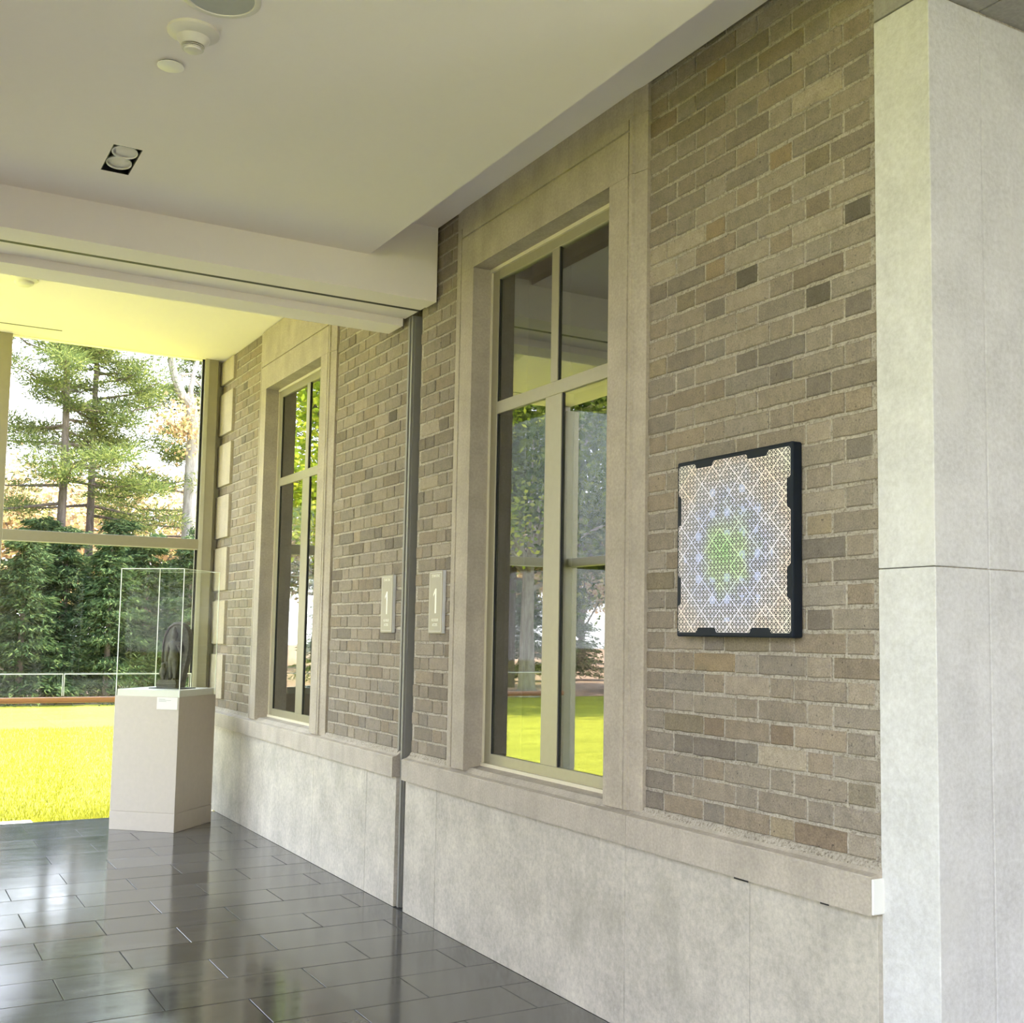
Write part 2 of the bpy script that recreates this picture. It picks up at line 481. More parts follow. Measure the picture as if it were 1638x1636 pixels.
DARK, DKGR, BROWN, ORANGE, RED, LIGHT, OLIVE, YEL = ((0.125, 0.107, 0.083), (0.178, 0.150, 0.122), (0.20, 0.165, 0.115), (0.255, 0.193, 0.122), (0.20, 0.152, 0.108), (0.335, 0.282, 0.215), (0.222, 0.188, 0.14), (0.275, 0.222, 0.152))
SPECIAL = [(1307, 470, DARK), (1142, 434, ORANGE), (1194, 447, DARK), (1096, 484, BROWN), (1192, 580, DKGR), (1024, 658, BROWN), (1040, 594, YEL), (1247, 597, DKGR), (1307, 618, DKGR),
           (1395, 479, DKGR), (1366, 488, DKGR), (1141, 1059, ORANGE), (1090, 1156, BROWN), (1136, 1156, RED), (1141, 1197, DKGR), (1020, 1083, RED), (1192, 1030, BROWN), (1305, 1337, RED),
           (1243, 1323, YEL), (1242, 1173, RED), (1370, 1268, OLIVE), (1304, 844, YEL), (1306, 992, DKGR), (1049, 926, BROWN), (1249, 254, ORANGE), (1058, 203, RED), (1100, 211, BROWN),
           (1142, 185, BROWN), (1141, 372, ORANGE), (1368, 338, DARK), (1142, 126, ORANGE), (1094, 391, LIGHT), (1310, 254, BROWN), (1305, 152, LIGHT), (1250, 1204, LIGHT), (630, 663, DARK),
           (593, 753, DKGR), (646, 758, DKGR), (591, 793, DKGR), (605, 849, DKGR), (630, 1010, DKGR), (690, 676, LIGHT), (690, 771, LIGHT), (705, 675, DKGR), (688, 704, DKGR), (1060, 414, LIGHT), (1048, 438, LIGHT)]
SPEC = []
for px, py, c in SPECIAL:
    p = at_x(px, py, 0.0); SPEC.append((p[1], round((ROW0 - p[2]) / CH), c))

def brick_section(name, label, y0, y1, z1, skip=None, core=None):
    c0, c1 = core or (y0, y1)
    wall = MB().box(0.0042, 0.30, c0, c1, 0.66, z1 + 0.02).build(name, 'mortar')
    tag(wall, label, 'brick wall', kind='structure')
    r = random.Random(hash(name) & 0 or len(name) * 31 + int(y0 * 100))
    for n in range(23, -18, -1):
        z = ROW0 - CH * n
        if z + CH / 2 > z1 + 0.02: break
        base = 2.595 if n % 2 == 0 else 2.7625
        m0 = int((y0 - base) / MOD) - 2
        for mi in range(m0, m0 + int((y1 - y0) / MOD) + 5):
            c = base + MOD * mi
            for a, b in ((c - HDR / 2, c + HDR / 2), (c + HDR / 2 + JT, c + HDR / 2 + JT + STR)):
                a2, b2 = max(a, y0 + 0.002), min(b, y1 - 0.002)
                if skip:
                    q = skip(n)
                    if q is not None: b2 = min(b2, q - 0.003)
                L = b2 - a2
                if L < 0.022: continue
                o = link('brick', brick_mesh(L, r.randrange(6)), wall, (r.uniform(-0.0022, 0.0012), (a2 + b2) / 2, z + r.uniform(-0.0015, 0.0015)))
                o.scale = (1, L / round(L, 2), 1)
                o.color = brick_colour(r)
                for ys, ns, cc in SPEC:
                    if ns == n and a - 0.004 <= ys <= b + 0.004: o.color = (*cc, 1)
    return wall

GAP_ROWS = (-13, -7, -1, 5, 11, 17, 23)
WC = (4.31, 7.68)     # window centres
brick_section('wall_east_1', 'taupe brick wall beside the stone pier holding the square artwork', 2.350, 3.495, 3.58, core=(2.350, 3.66))
brick_section('wall_east_2', 'narrow strip of taupe brick between the steel channel and window surround', 5.125, 5.580, 3.58, core=(4.95, 5.580))
brick_section('wall_east_3', 'pale brick wall between the steel channel and the far window', 5.735, 6.865, 3.66, core=(5.735, 7.04))
brick_section('wall_east_4', 'pale brick wall edged with stone quoins at the far corner', 8.495, 9.655, 3.66, core=(8.32, 9.66),
              skip=lambda n: None if n in GAP_ROWS else 9.247)
wq = bpy.data.objects['wall_east_4']
for i in range(7):
    n_top = GAP_ROWS[i] + 1
    zt = ROW0 - CH * n_top + CH / 2 - JT / 2
    zb = zt - 5 * CH + JT
    if i == 6: continue
    MB().box(-0.022, 0.02, 9.247, 9.655, zb, zt, 0.004).build('quoin_block', 'quoin_limestone', wq)
zb = ROW0 - CH * -14 - CH / 2 + JT / 2
MB().box(-0.022, 0.02, 9.247, 9.655, zb, 3.64, 0.004).build('quoin_block', 'quoin_limestone', wq)
# wall below and above the windows
for n_, (c, nm) in enumerate(((WC[0], 'trim_2'), (WC[1], 'trim_3'))):
    o = MB().box(0.06, 0.30, c - 0.66, c + 0.66, 3.19, 3.70).build(nm, 'mortar')
    tag(o, ('rubble core above the near tall window', 'rubble core above the far tall window')[n_], 'lintel core', kind='structure')

# ------------------------------------------------------------------ limestone base and ledge
def base_run(name, label, y0, y1, joints, ljoints):
    o = MB().box(0.0, 0.30, y0, y1, 0.0, 0.70).build(name, 'mortar')
    tag(o, label, 'stone base', kind='structure')
    ys = [y0] + joints + [y1]
    for a, b in zip(ys[:-1], ys[1:]):
        MB().box(-0.027, 0.02, a + (0.0015 if a != y0 else 0), b - (0.0015 if b != y1 else 0), 0.0, 0.663, 0.002).build('base_slab', 'base_limestone', o)
    ys = [y0] + ljoints + [y1]
    for a, b in zip(ys[:-1], ys[1:]):
        poly = [(-0.052, 0.664), (-0.052, 0.766), (-0.049, 0.770), (-0.026, 0.776), (0.0, 0.796), (0.09, 0.806), (0.09, 0.664)]
        MB().prism(poly, a + (0.001 if a != y0 else 0), b - (0.001 if b != y1 else 0), 'y').build('ledge_stone', 'ledge_limestone', o)
    return o
b1 = base_run('wall_base_1', 'grey limestone base and ledge below the near window and artwork', 2.343, 5.579, [2.88, 3.573, 5.202], [3.536])
b2 = base_run('wall_base_2', 'sunlit limestone base and ledge below the far window', 5.703, 9.655, [6.114, 7.0, 8.62], [6.90])
MB().box(-0.050, -0.004, 2.336, 2.343, 0.668, 0.764, 0.002).build('ledge_end_cap', 'end_cap_white', b1)  # thin white slab covering the ledge's end face
for ya, yb, zz in ((2.885, 2.955, .657), (2.53, 2.565, .658)):
    MB().box(-0.0280, -0.02, ya, yb, zz - 0.006, 0.6645).build('open_joint', 'steel_shadow', b1)
# mortar wash on top of the ledge under the bricks
for par, a, b in ((b1, 2.345, 3.49), (b1, 5.13, 5.575), (b2, 5.735, 6.86), (b2, 8.5, 9.655)):
    MB().prism([(-0.022, 0.774), (-0.004, 0.803), (0.01, 0.808), (0.01, 0.77)], a, b, 'y').build('mortar_fillet', 'mortar', par)

# steel guide channel in the wall gap
ch = MB()
ch.box(0.0, 0.09, 5.664, 5.732, 0.0, 3.128)
ch.box(-0.012, 0.0, 5.672, 5.690, 0.0, 3.128)
ch.box(-0.012, 0.0, 5.712, 5.732, 0.80, 3.128)
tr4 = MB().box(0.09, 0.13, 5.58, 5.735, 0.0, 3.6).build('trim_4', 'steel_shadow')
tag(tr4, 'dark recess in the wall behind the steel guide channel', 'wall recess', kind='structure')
g = tag(ch.build('guide_channel', 'steel_grey'), 'tall grey steel guide channel in the gap of the brick wall', 'guide channel')

# ------------------------------------------------------------------ tall windows in the brick wall
def tall_window(idx, c, label, cm):
    root = empty('window_%d' % idx, (0, 0, 0)); tag(root, label, 'window', kind='structure')
    def mirror(poly, s): return [(x, c + s * y) for (y, x) in poly]
    for s in (1, -1):
        i0 = 0.595
        prof = [(i0, 0.11), (i0, -0.035), (i0 + .128, -0.035), (i0 + .130, -0.027), (i0 + .136, -0.027), (i0 + .138, -0.035), (i0 + .158, -0.035), (i0 + .163, -0.026), (i0 + .228, -0.012), (i0 + .228, 0.11)]
        MB().prism(mirror(prof, s), 0.785, 3.186, 'z').build('jamb', 'surround_limestone', root)
        band = [(i0 + .130, 0.05), (i0 + .130, -0.027), (i0 + .136, -0.027), (i0 + .138, -0.035), (i0 + .158, -0.035), (i0 + .163, -0.026), (i0 + .228, -0.012), (i0 + .228, 0.05)]
        MB().prism(mirror(band, s), 3.188, 3.415, 'z').build('architrave_band', 'surround_limestone', root)
        band2 = [(i0 + .150, 0.05), (i0 + .150, -0.022), (i0 + .228, -0.012), (i0 + .228, 0.05)]
        MB().prism(mirror(band2, s), 3.417, ZF - 0.01, 'z').build('frieze_end', 'surround_limestone', root)
    lp = [(0.11, 3.187), (-0.035, 3.187), (-0.035, 3.360), (-0.027, 3.362), (-0.027, 3.368), (-0.035, 3.370), (-0.035, 3.412), (0.02, 3.414), (0.11, 3.414)]
    MB().prism(lp, c - .725, c + .725, 'y').build('lintel', 'surround_limestone', root)
    MB().box(-0.022, 0.10, c - .744, c + .744, 3.416, ZF - 0.01).build('frieze', 'surround_limestone', root)
    F = 'frame_bronze'
    xf, xb = 0.070, 0.135
    F = 'frame_bronze'
    for s in (1, -1):
        a, b = sorted((c + s * 0.525, c + s * 0.586))
        MB().box(xf, xb, a, b, 0.806, 3.186, 0.002).build('frame_stile', F, root)
    MB().box(xf, xb, c - .525, c + .525, 3.125, 3.186, 0.002).build('frame_head', F, root)
    MB().box(xf, xb, c - .525, c + .525, 0.806, 0.864, 0.002).build('frame_sill', F, root)
    MB().box(xf, xb, c - .525, c + .525, 2.466, 2.526, 0.002).build('transom', F, root)
    MB().box(xf, xb, cm - .030, cm + .030, 2.526, 3.125, 0.002).build('mullion', F, root)
    MB().box(xf, xb, cm - .069, cm + .069, 0.864, 2.466, 0.002).build('mullion', F, root)
    MB().box(0.058, 0.071, c - .595, c + .595, 3.170, 3.187).build('caulk_bead', 'caulk', root)
    MB().box(0.056, 0.071, c - .595, c + .595, 0.800, 0.817).build('caulk_bead', 'caulk', root)
    for s in (1, -1):
        a, b = sorted((c + s * 0.586, c + s * 0.596))
        MB().box(0.062, 0.10, a, b, 0.817, 3.170).build('caulk_bead', 'caulk', root)
    for a, b, z0, z1 in ((c - .525, cm - .030, 2.526, 3.125), (cm + .030, c + .525, 2.526, 3.125), (c - .525, cm - .069, .864, 2.466), (cm + .069, c + .525, .864, 2.466)):
        p = MB().box(0.080, 0.086, a - .004, b + .004, z0 - .004, z1 + .004).build('pane', 'coated_glass', root)
        MB().box(0.0735, 0.079, b - 0.006, b + 0.001, z0, z1).build('gasket', 'gasket', p)
    return root
tall_window(1, WC[0], 'tall four pane window in a stone surround beside the artwork', 4.303)
tall_window(2, WC[1], 'tall four pane window in a stone surround near the display case', 7.625)
# room behind the windows, walls coloured near-black to read as unlit
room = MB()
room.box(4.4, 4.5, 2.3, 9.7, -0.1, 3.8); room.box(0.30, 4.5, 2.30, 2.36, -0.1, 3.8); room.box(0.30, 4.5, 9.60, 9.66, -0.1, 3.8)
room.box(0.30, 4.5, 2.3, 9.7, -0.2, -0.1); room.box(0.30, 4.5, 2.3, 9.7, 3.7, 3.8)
tag(room.build('wall_room', 'room_painted_dark'), 'room behind the tall windows with walls coloured dark to read as unlit', 'room', kind='structure')

# ------------------------------------------------------------------ limestone pier and doorway
pier = MB().box(0.02, 0.90, 2.15, 2.34, 0.0, 3.60).build('wall_pier', 'mortar')
tag(pier, 'pale limestone pier with joints at the end of the brick wall', 'pier', kind='structure')
for z0, z1 in ((0.0, 1.6185), (1.6208, 3.231)):
    MB().box(-0.008, 0.205, 2.144, 2.347, z0, z1, 0.003).build('pier_block', 'pier_limestone', pier)
    MB().box(0.213, 0.92, 2.146, 2.347, z0, z1, 0.003).build('pier_block', 'pier_limestone', pier)
    MB().box(0.203, 0.215, 2.1475, 2.20, z0, z1).build('joint_bead', 'pier_limestone', pier)
MB().box(-0.008, 0.207, -1.0, 2.347, 3.236, 3.62, 0.003).build('lintel_block', 'soffit_limestone', pier)
MB().box(0.214, 0.92, -1.0, 2.347, 3.238, 3.62, 0.003).build('lintel_block', 'soffit_limestone', pier)
wb = MB().box(0.0, 0.30, Y_BACK, -1.0, 0.0, 3.6).build('wall_east_5', 'base_limestone')
tag(wb, 'stone wall past the doorway behind the viewer', 'wall', kind='structure')
pr = MB()  # unseen passage added here, its opening placed to send sky light onto the pier
pr.box(4.4, 4.5, -3.2, 2.15, -0.1, 3.6); pr.box(0.30, 3.3, -3.3, -3.2, -0.1, 3.6); pr.box(0.92, 4.5, 2.15, 2.30, -0.1, 3.6); pr.box(0.28, 0.32, -3.3, -1.0, -0.1, 3.6); pr.box(0.0, 4.5, -3.2, 2.3, -0.2, -0.002); pr.box(0.92, 4.5, -1.0, 2.3, 3.24, 3.6); pr.box(0.30, 4.5, -3.2, -1.0, 3.24, 3.6)
tag(pr.build('wall_added_passage', 'pier_limestone'), 'unseen passage added beyond the stone doorway to light the pier', 'passage', kind='structure')

# ------------------------------------------------------------------ ceilings and drop beam
ce = MB().box(XL + 0.3, -0.389, Y_BACK, YB, ZC, ZC + 0.16).build('ceiling_near', 'ceiling_paint')
tag(ce, 'flat white dropped ceiling panel over the near corridor', 'ceiling', kind='structure')
rc = MB().box(XL, -0.015, Y_BACK, YB + 0.02, ZR, ZR + 0.10).build('ceiling_recess', 'ceiling_paint')
tag(rc, 'shadowed ceiling recess along the brick wall', 'ceiling', kind='structure')
bmn = MB()
bmn.box(XL, -0.015, YB, 5.496, 3.129, ZF + .1)
bmn.box(XL, -0.015, 5.496, 5.570, 3.134, ZF + .1)
bmn.box(XL, -0.015, 5.596, 5.772, 3.134, ZF + .1)
beam = bmn.build('ceiling_beam', 'ceiling_paint')
tag(beam, 'white drop beam with a dark slot crossing the ceiling', 'beam', kind='structure')
MB().box(XL, -0.016, 5.568, 5.598, 3.1335, 3.30).build('slot', 'black_paint', beam)  # near-flush black filler, the slot's shade put into its colour
MB().box(XL, -0.028, 5.772, 5.97, 3.092, ZF + .1).build('rear_rib', 'ceiling_paint', beam)
cf = MB().box(XL, -0.001, 5.97, 9.70, ZF, ZF + 0.12).build('ceiling_far', 'ceiling_paint')
tag(cf, 'bright ceiling over the far end of the corridor', 'ceiling', kind='structure')
MB().box(-2.6, -1.316, 9.278, 9.296, ZF - 0.0015, ZF + 0.01).build('slot', 'black_paint', cf)
rf = MB().box(XL - 0.15, 8.0, Y_BACK, 9.75, 3.80, 4.05).build('roof', 'roofing')
tag(rf, 'flat roof slab over the corridor', 'roof', kind='structure')
up = MB().box(0.02, 8.0, -1.0, 9.64, 4.05, 7.4).build('wall_added_upper', 'base_limestone')  # building mass added out of view to keep the sun off the corridor
tag(up, 'added unseen upper storey that shades the corridor from the sun', 'wall', kind='structure')

# ------------------------------------------------------------------ far glass wall (window_3), opposite glass wall (window_4), added rear wall
w3 = empty('window_3'); tag(w3, 'large far glass wall looking onto the lawn and trees', 'glass wall', kind='structure')
F = 'frame_bronze'
mull = [(-0.165, -0.058), (-1.735, -1.625), (XL, XL + 0.10)]
for x0, x1 in mull:
    m_ = MB().box(x0, x1, YG - 0.02, YG + 0.12, -0.10, ZF, 0.003).build('mullion', F, w3)
MB().box(-0.058, 0.06, 9.66, 9.70, -0.10, ZF).build('closure_strip', 'frame_champagne', w3)
MB().box(-0.182, -0.165, YG + 0.015, YG + 0.03, -0.10, ZF).build('gasket', 'gasket', w3)
MB().box(-0.166, -0.135, YG - 0.024, YG - 0.019, -0.10, ZF).build('stop_bead', 'frame_champagne', w3)
for x0, x1 in ((-1.625, -0.165), (XL + .10, -1.735)):
    MB().box(x0, x1, YG - 0.02, YG + 0.10, 2.073, 2.154, 0.003).build('transom', F, w3)
    MB().box(x0, x1, YG - 0.03, YG - 0.0, 2.066, 2.073).build('transom_lip', 'frame_champagne', w3)  # paler than the frame: its yellow lit underside is put into the colour
    MB().box(x0, x1, YG + 0.0, YG + 0.05, -0.10, -0.06).build('frame_sill', F, w3)
    for z0, z1 in ((-0.06, 2.073), (2.154, ZF)):
        MB().box(x0, x1, YG + 0.02, YG + 0.032, z0, z1).build('pane', 'clear_glass', w3)
ww = MB().box(XL - 0.15, XL + 0.02, 2.445, 5.755, -0.1, 3.7).build('wall_added_west', 'ceiling_paint'); tag(ww, 'unseen white wall between two glass walls, sized to dim the near light', 'wall', kind='structure')  # unseen solid stretch added to cut side light on the near ceiling
w4 = empty('window_4'); tag(w4, 'long glass wall facing the brick wall across the corridor', 'glass wall', kind='structure')
ys = [[-4.95, -3.1, -1.3, 0.55, 2.40], [5.80, 7.05, 8.30, 9.56]]
ys = [b for a in ys for b in a]
for i, y in enumerate(ys):
    MB().box(XL - 0.06, XL + 0.07, y - 0.045, y + 0.045, -0.10, 3.60, 0.003).build('mullion', F, w4)
    if i + 1 < len(ys) and ys[i + 1] - y < 2.2:
        MB().box(XL - 0.05, XL + 0.05, y + .045, ys[i + 1] - .045, 2.073, 2.154, 0.003).build('transom', F, w4)
        MB().box(XL - 0.05, XL + 0.05, y + .045, ys[i + 1] - .045, -0.10, 0.03, 0.003).build('frame_sill', F, w4)
        for z0, z1 in ((0.03, 2.073), (2.154, 3.60)):
            MB().box(XL - 0.006, XL + 0.006, y + .045, ys[i + 1] - .045, z0, z1).build('pane', 'clear_glass', w4)
w5 = MB().box(XL - 0.1, 0.3, Y_BACK - 0.2, Y_BACK, -0.1, 3.7).build('wall_added_south', 'ceiling_paint')  # added unseen wall, closes the rear end to cut light from behind
tag(w5, 'added white wall closing the corridor behind the viewer against rear light', 'wall', kind='structure')

# glass balustrade with timber handrail before the far glass
bal = empty('balustrade', (-1.6, 9.50, -0.075)); tag(bal, 'frameless glass balustrade with a timber handrail before the far window', 'balustrade')
zb = 0.075
for x0, x1 in ((-1.146, -0.20), (-2.10, -1.158), (-3.10, -2.112)):
    p = MB().box(x0 + 1.6, x1 + 1.6, -0.006, 0.006, 0.0, 1.068 + zb).build('glass_panel', 'clear_glass', bal)
    MB().box(x0 + 1.6, x1 + 1.6, -0.0065, 0.0065, 1.062 + zb, 1.070 + zb).build('top_edge', 'acrylic_edge', p)
    for xx in (x0, x1):
        MB().box(xx + 1.6 - .002, xx + 1.6 + .002, -0.0065, 0.0065, 0.90 + zb, 1.070 + zb).build('side_edge', 'acrylic_edge', p)
rl = MB().tube([(-3.10 + 1.6, -0.05, 0.872 + zb), (-0.20 + 1.6, -0.05, 0.872 + zb)], [0.023, 0.023], 14).build('handrail', 'handrail_wood', bal, True)
for x in (-2.8, -2.1, -1.30, -0.60):
    MB().box(x + 1.6 - .01, x + 1.6 + .01, -0.05, 0.0, 0.845 + zb, 0.862 + zb).build('bracket', 'steel_grey', rl)

# ------------------------------------------------------------------ display pedestal, case and sculpture
PA, PB, PC = np.array([-0.907, 8.774]), np.array([-0.546, 8.414]), np.array([-0.178, 8.735])
pcx, pcy = -0.545, 8.768
S2 = 0.255
ped = empty('display_pedestal', (pcx, pcy, 0), math.radians(-43.5)); tag(ped, 'beige painted square display pedestal standing by the far window', 'pedestal')
MB().box(-S2, S2, -S2, S2, 0.132, 0.938, 0.002).build('body', 'pedestal_paint', ped)
MB().box(-S2 - .001, S2 + .001, -S2 - .001, S2 + .001, 0.0, 0.129, 0.002).build('plinth', 'pedestal_paint', ped)
MB().box(-S2 + .004, S2 - .004, -S2 + .004, S2 - .004, 0.126, 0.94).build('core', 'pedestal_paint', ped)
capt = MB().box(-S2 + .010, S2 - .010, -S2 + .010, S2 - .010, 0.938, 0.986, 0.002).build('top_block', 'pedestal_top', ped)
card = MB().box(-0.012 - 0.035 + 0.13, 0.245, -S2 - 0.004, -S2 - 0.0005, 0.852, 0.937).build('caption_card', 'card_white', ped)
for i, (z, l) in enumerate(((0.924, 0.05), (0.916, 0.095), (0.908, 0.06))):
    MB().box(0.098, 0.098 + l, -S2 - 0.0047, -S2 - 0.004, z - 0.0016, z + 0.0016).build('print_line', 'print_grey', card)

vit = empty('acrylic_case', (pcx, pcy, 0.938), math.radians(-43.5)); tag(vit, 'clear acrylic display cover over the carved stone sculpture', 'display case')
HC = 0.912; q0 = S2 - .003; th = 0.006
for nm, (x0, x1, y0, y1) in (('front', (-q0, q0, -q0, -q0 + th)), ('rear', (-q0, q0, q0 - th, q0)), ('side', (-q0, -q0 + th, -q0 + th, q0 - th)), ('side', (q0 - th, q0, -q0 + th, q0 - th))):
    MB().box(x0, x1, y0, y1, 0.0, HC - th).build('side_pane', 'acrylic', vit)
MB().box(-q0, q0, -q0, q0, HC - th, HC).build('top_pane', 'acrylic', vit)
for sx_ in (-1, 1):
    for sy_ in (-1, 1):
        e = 0.0035
        MB().box(sx_ * q0 - e if sx_ > 0 else -q0 - e * .2, sx_ * q0 + e * .2 if sx_ > 0 else -q0 + e, sy_ * q0 - e if sy_ > 0 else -q0 - e * .2, sy_ * q0 + e * .2 if sy_ > 0 else -q0 + e, 0.0, HC + .001).build('edge_strip', 'acrylic_edge', vit)
for s_ in (-1, 1):
    y_ = s_ * (q0 - 0.0015)
    MB().box(-q0, q0, y_ - .002, y_ + .002, HC - 0.003, HC + 0.001).build('edge_strip', 'acrylic_edge', vit)
    MB().box(y_ - .002, y_ + .002, -q0, q0, HC - 0.003, HC + 0.001).build('edge_strip', 'acrylic_edge', vit)

def smooth_blob(spheres, name, mat, parent, res=0.006, loc=None):
    """one continuous surface from capsules via metaballs"""
    mb = bpy.data.metaballs.new(name); mb.resolution = res; mb.render_resolution = res; mb.threshold = 0.35
    for (a, b, r0, r1) in spheres:
        a, b = Vector(a), Vector(b)
        n = max(2, int((b - a).length / (min(r0, r1) * 0.5)) + 1)
        for i in range(n):
            k = i / (n - 1)
            el = mb.elements.new(); el.co = a.lerp(b, k); el.radius = (r0 + (r1 - r0) * k) * 1.55; el.stiffness = 2.0
    o = bpy.data.objects.new(name, mb); COL.objects.link(o)
    bpy.context.view_layer.update()
    me = bpy.data.meshes.new_from_object(o.evaluated_get(bpy.context.evaluated_depsgraph_get()))
    bpy.data.objects.remove(o); bpy.data.metaballs.remove(mb)
    me.name = name; me.materials.clear(); me.materials.append(MATS[mat])
    me.polygons.foreach_set('use_smooth', [True] * len(me.polygons))
    return link(name, me, parent, loc)

st = empty('stone_sculpture', (-0.515, 8.760, 0.986), math.radians(-43.5)); tag(st, 'dark carved stone relief of a standing figure with a rounded back slab', 'sculpture')
# mounting plate
MB().box(-0.13, 0.14, -0.09, 0.10, 0.0, 0.006, 0.001).build('mount_plate', 'black_paint', st)
out = [(-0.075, 0.006), (-0.095, 0.05), (-0.108, 0.13), (-0.112, 0.24), (-0.108, 0.33), (-0.092, 0.40), (-0.062, 0.452), (-0.02, 0.482), (0.025, 0.486), (0.066, 0.468), (0.095, 0.432), (0.110, 0.38), (0.112, 0.31), (0.104, 0.24), (0.088, 0.17), (0.072, 0.10), (0.062, 0.05), (0.06, 0.006)]
cx = sum(p[0] for p in out) / len(out); cz = 0.25
def ring(sc, y): return [(cx + (p[0] - cx) * sc, y, max(0.006, cz + (p[1] - cz) * sc)) for p in out]
slab = MB(); n = len(out)
rings = [ring(0.97, 0.095), ring(1.0, 0.080), ring(1.0, 0.035), ring(0.975, 0.028), ring(0.93, 0.028), ring(0.90, 0.040)]
vs = [p for rr in rings for p in rr]
fs = [tuple(range(n))] + [(i * n + k, i * n + (k + 1) % n, (i + 1) * n + (k + 1) % n, (i + 1) * n + k) for i in range(len(rings) - 1) for k in range(n)] + [tuple((len(rings) - 1) * n + k for k in range(n))]
slab.add(vs, fs).build('back_slab', 'dark_stone', st, True)
MB().prism([(-0.095, 0.006), (-0.095, 0.045), (-0.085, 0.062), (0.055, 0.062), (0.062, 0.045), (0.062, 0.006)], -0.045, 0.04, 'y').build('carved_base', 'dark_stone', st)
mid = MB(); mid.box(-0.10, 0.066, -0.05, -0.02, 0.024, 0.038, 0.004)
mid.build('base_moulding', 'dark_stone', st)
fy = 0.012
fig = [((0.0, fy, 0.385), (0.0, fy, 0.40), .024, .022), ((0, fy, 0.345), (0, fy, 0.365), .013, .012), ((-.028, fy, .325), (.028, fy, .325), .018, .018), ((0, fy, .32), (0, fy, .27), .028, .022), ((0, fy, .27), (0, fy, .225), .021, .026),
       ((-.014, fy, .22), (-.017, fy, .14), .021, .016), ((-.017, fy, .14), (-.018, fy, .07), .015, .010), ((.014, fy, .22), (.017, fy, .14), .021, .016), ((.017, fy, .14), (.018, fy, .07), .015, .010),
       ((-.042, fy, .325), (-.055, fy, .26), .013, .011), ((-.055, fy, .26), (-.052, fy - .012, .20), .010, .008), ((.042, fy, .325), (.056, fy, .265), .013, .011), ((.056, fy, .265), (.045, fy - .02, .31), .010, .009),
       ((-.018, fy - .012, .067), (-.018, fy - .03, .066), .009, .007), ((.018, fy - .012, .067), (.018, fy - .03, .066), .009, .007), ((0, fy, .425), (0, fy, .44), .014, .009)]
smooth_blob(fig, 'standing_figure', 'dark_stone', st)
att = [((-.075, fy - .01, .165), (-.075, fy - .01, .172), .015, .014), ((-.075, fy - .01, .14), (-.075, fy - .01, .10), .017, .016), ((-.080, fy - .01, .10), (-.080, fy - .01, .066), .011, .009), ((-.069, fy - .01, .10), (-.069, fy - .01, .066), .011, .009), ((-.092, fy - .01, .14), (-.094, fy - .016, .10), .008, .007), ((-.058, fy - .01, .14), (-.056, fy - .016, .10), .008, .007)]
smooth_blob(att, 'attendant_figure', 'dark_stone', st)

# ------------------------------------------------------------------ artwork and signs on the brick wall
art = empty('geometric_artwork', (0.0, 2.953, 1.421)); tag(art, 'square black panel with a colourful geometric lattice print on brick', 'artwork')
MB().box(-0.044, -0.003, -0.2935, 0.2935, 0.0, 0.606, 0.006).build('panel', 'canvas_black', art)
# printed field with notched outline (slightly proud of the black panel)
W_, H_ = 0.545, 0.575
def notch(z0, z1, y0, y1):
    s = 0.016; w2 = 0.075
    pts = []
    def edge(p, q, nx, nz):
        L = math.hypot(q[0] - p[0], q[1] - p[1]); d = ((q[0] - p[0]) / L, (q[1] - p[1]) / L)
        segs = [(0, 1), (0.17, 0), (0.34, 1), (0.66, 0), (0.83, 1)]
        r = []
        st_ = [(0.0, 0), (0.165, 1), (0.33, 0), (0.64, 1), (0.815, 0), (1.0, 0)]
        for i in range(len(st_) - 1):
            a, lev = st_[i]; b = st_[i + 1][0]
            for k in (a, b):
                r.append((p[0] + d[0] * L * k + nx * s * lev, p[1] + d[1] * L * k + nz * s * lev))
        return r
    pts += edge((y0, z0), (y1, z0), 0, 1) + edge((y1, z0), (y1, z1), -1, 0) + edge((y1, z1), (y0, z1), 0, -1) + edge((y0, z1), (y0, z0), 1, 0)
    cl = []
    for p in pts:
        if not cl or math.hypot(p[0] - cl[-1][0], p[1] - cl[-1][1]) > 1e-4: cl.append(p)
    if math.hypot(cl[0][0] - cl[-1][0], cl[0][1] - cl[-1][1]) < 1e-4: cl.pop()
    # chamfer the corners
    res = []
    for i, p in enumerate(cl):
        a, b = cl[i - 1], cl[(i + 1) % len(cl)]
        for q in (a, b):
            L = math.hypot(q[0] - p[0], q[1] - p[1]); k = min(0.006, L * .4) / L
            res.append((p[0] + (q[0] - p[0]) * k, p[1] + (q[1] - p[1]) * k))
    return res
poly = notch(0.015, 0.015 + H_, -W_ / 2 - 0.012, W_ / 2 - 0.002 + 0.012)
pm = MB().prism(poly, -0.0450, -0.0435, 'x').mesh('printed_field', 'lattice_print')
uv = pm.uv_layers.new(name='UVMap')
for lp_ in pm.loops:
    co = pm.vertices[lp_.vertex_index].co
    uv.data[lp_.index].uv = ((0.285 - co.y) / 0.57, (co.z - 0.015) / 0.575)
link('printed_field', pm, art)

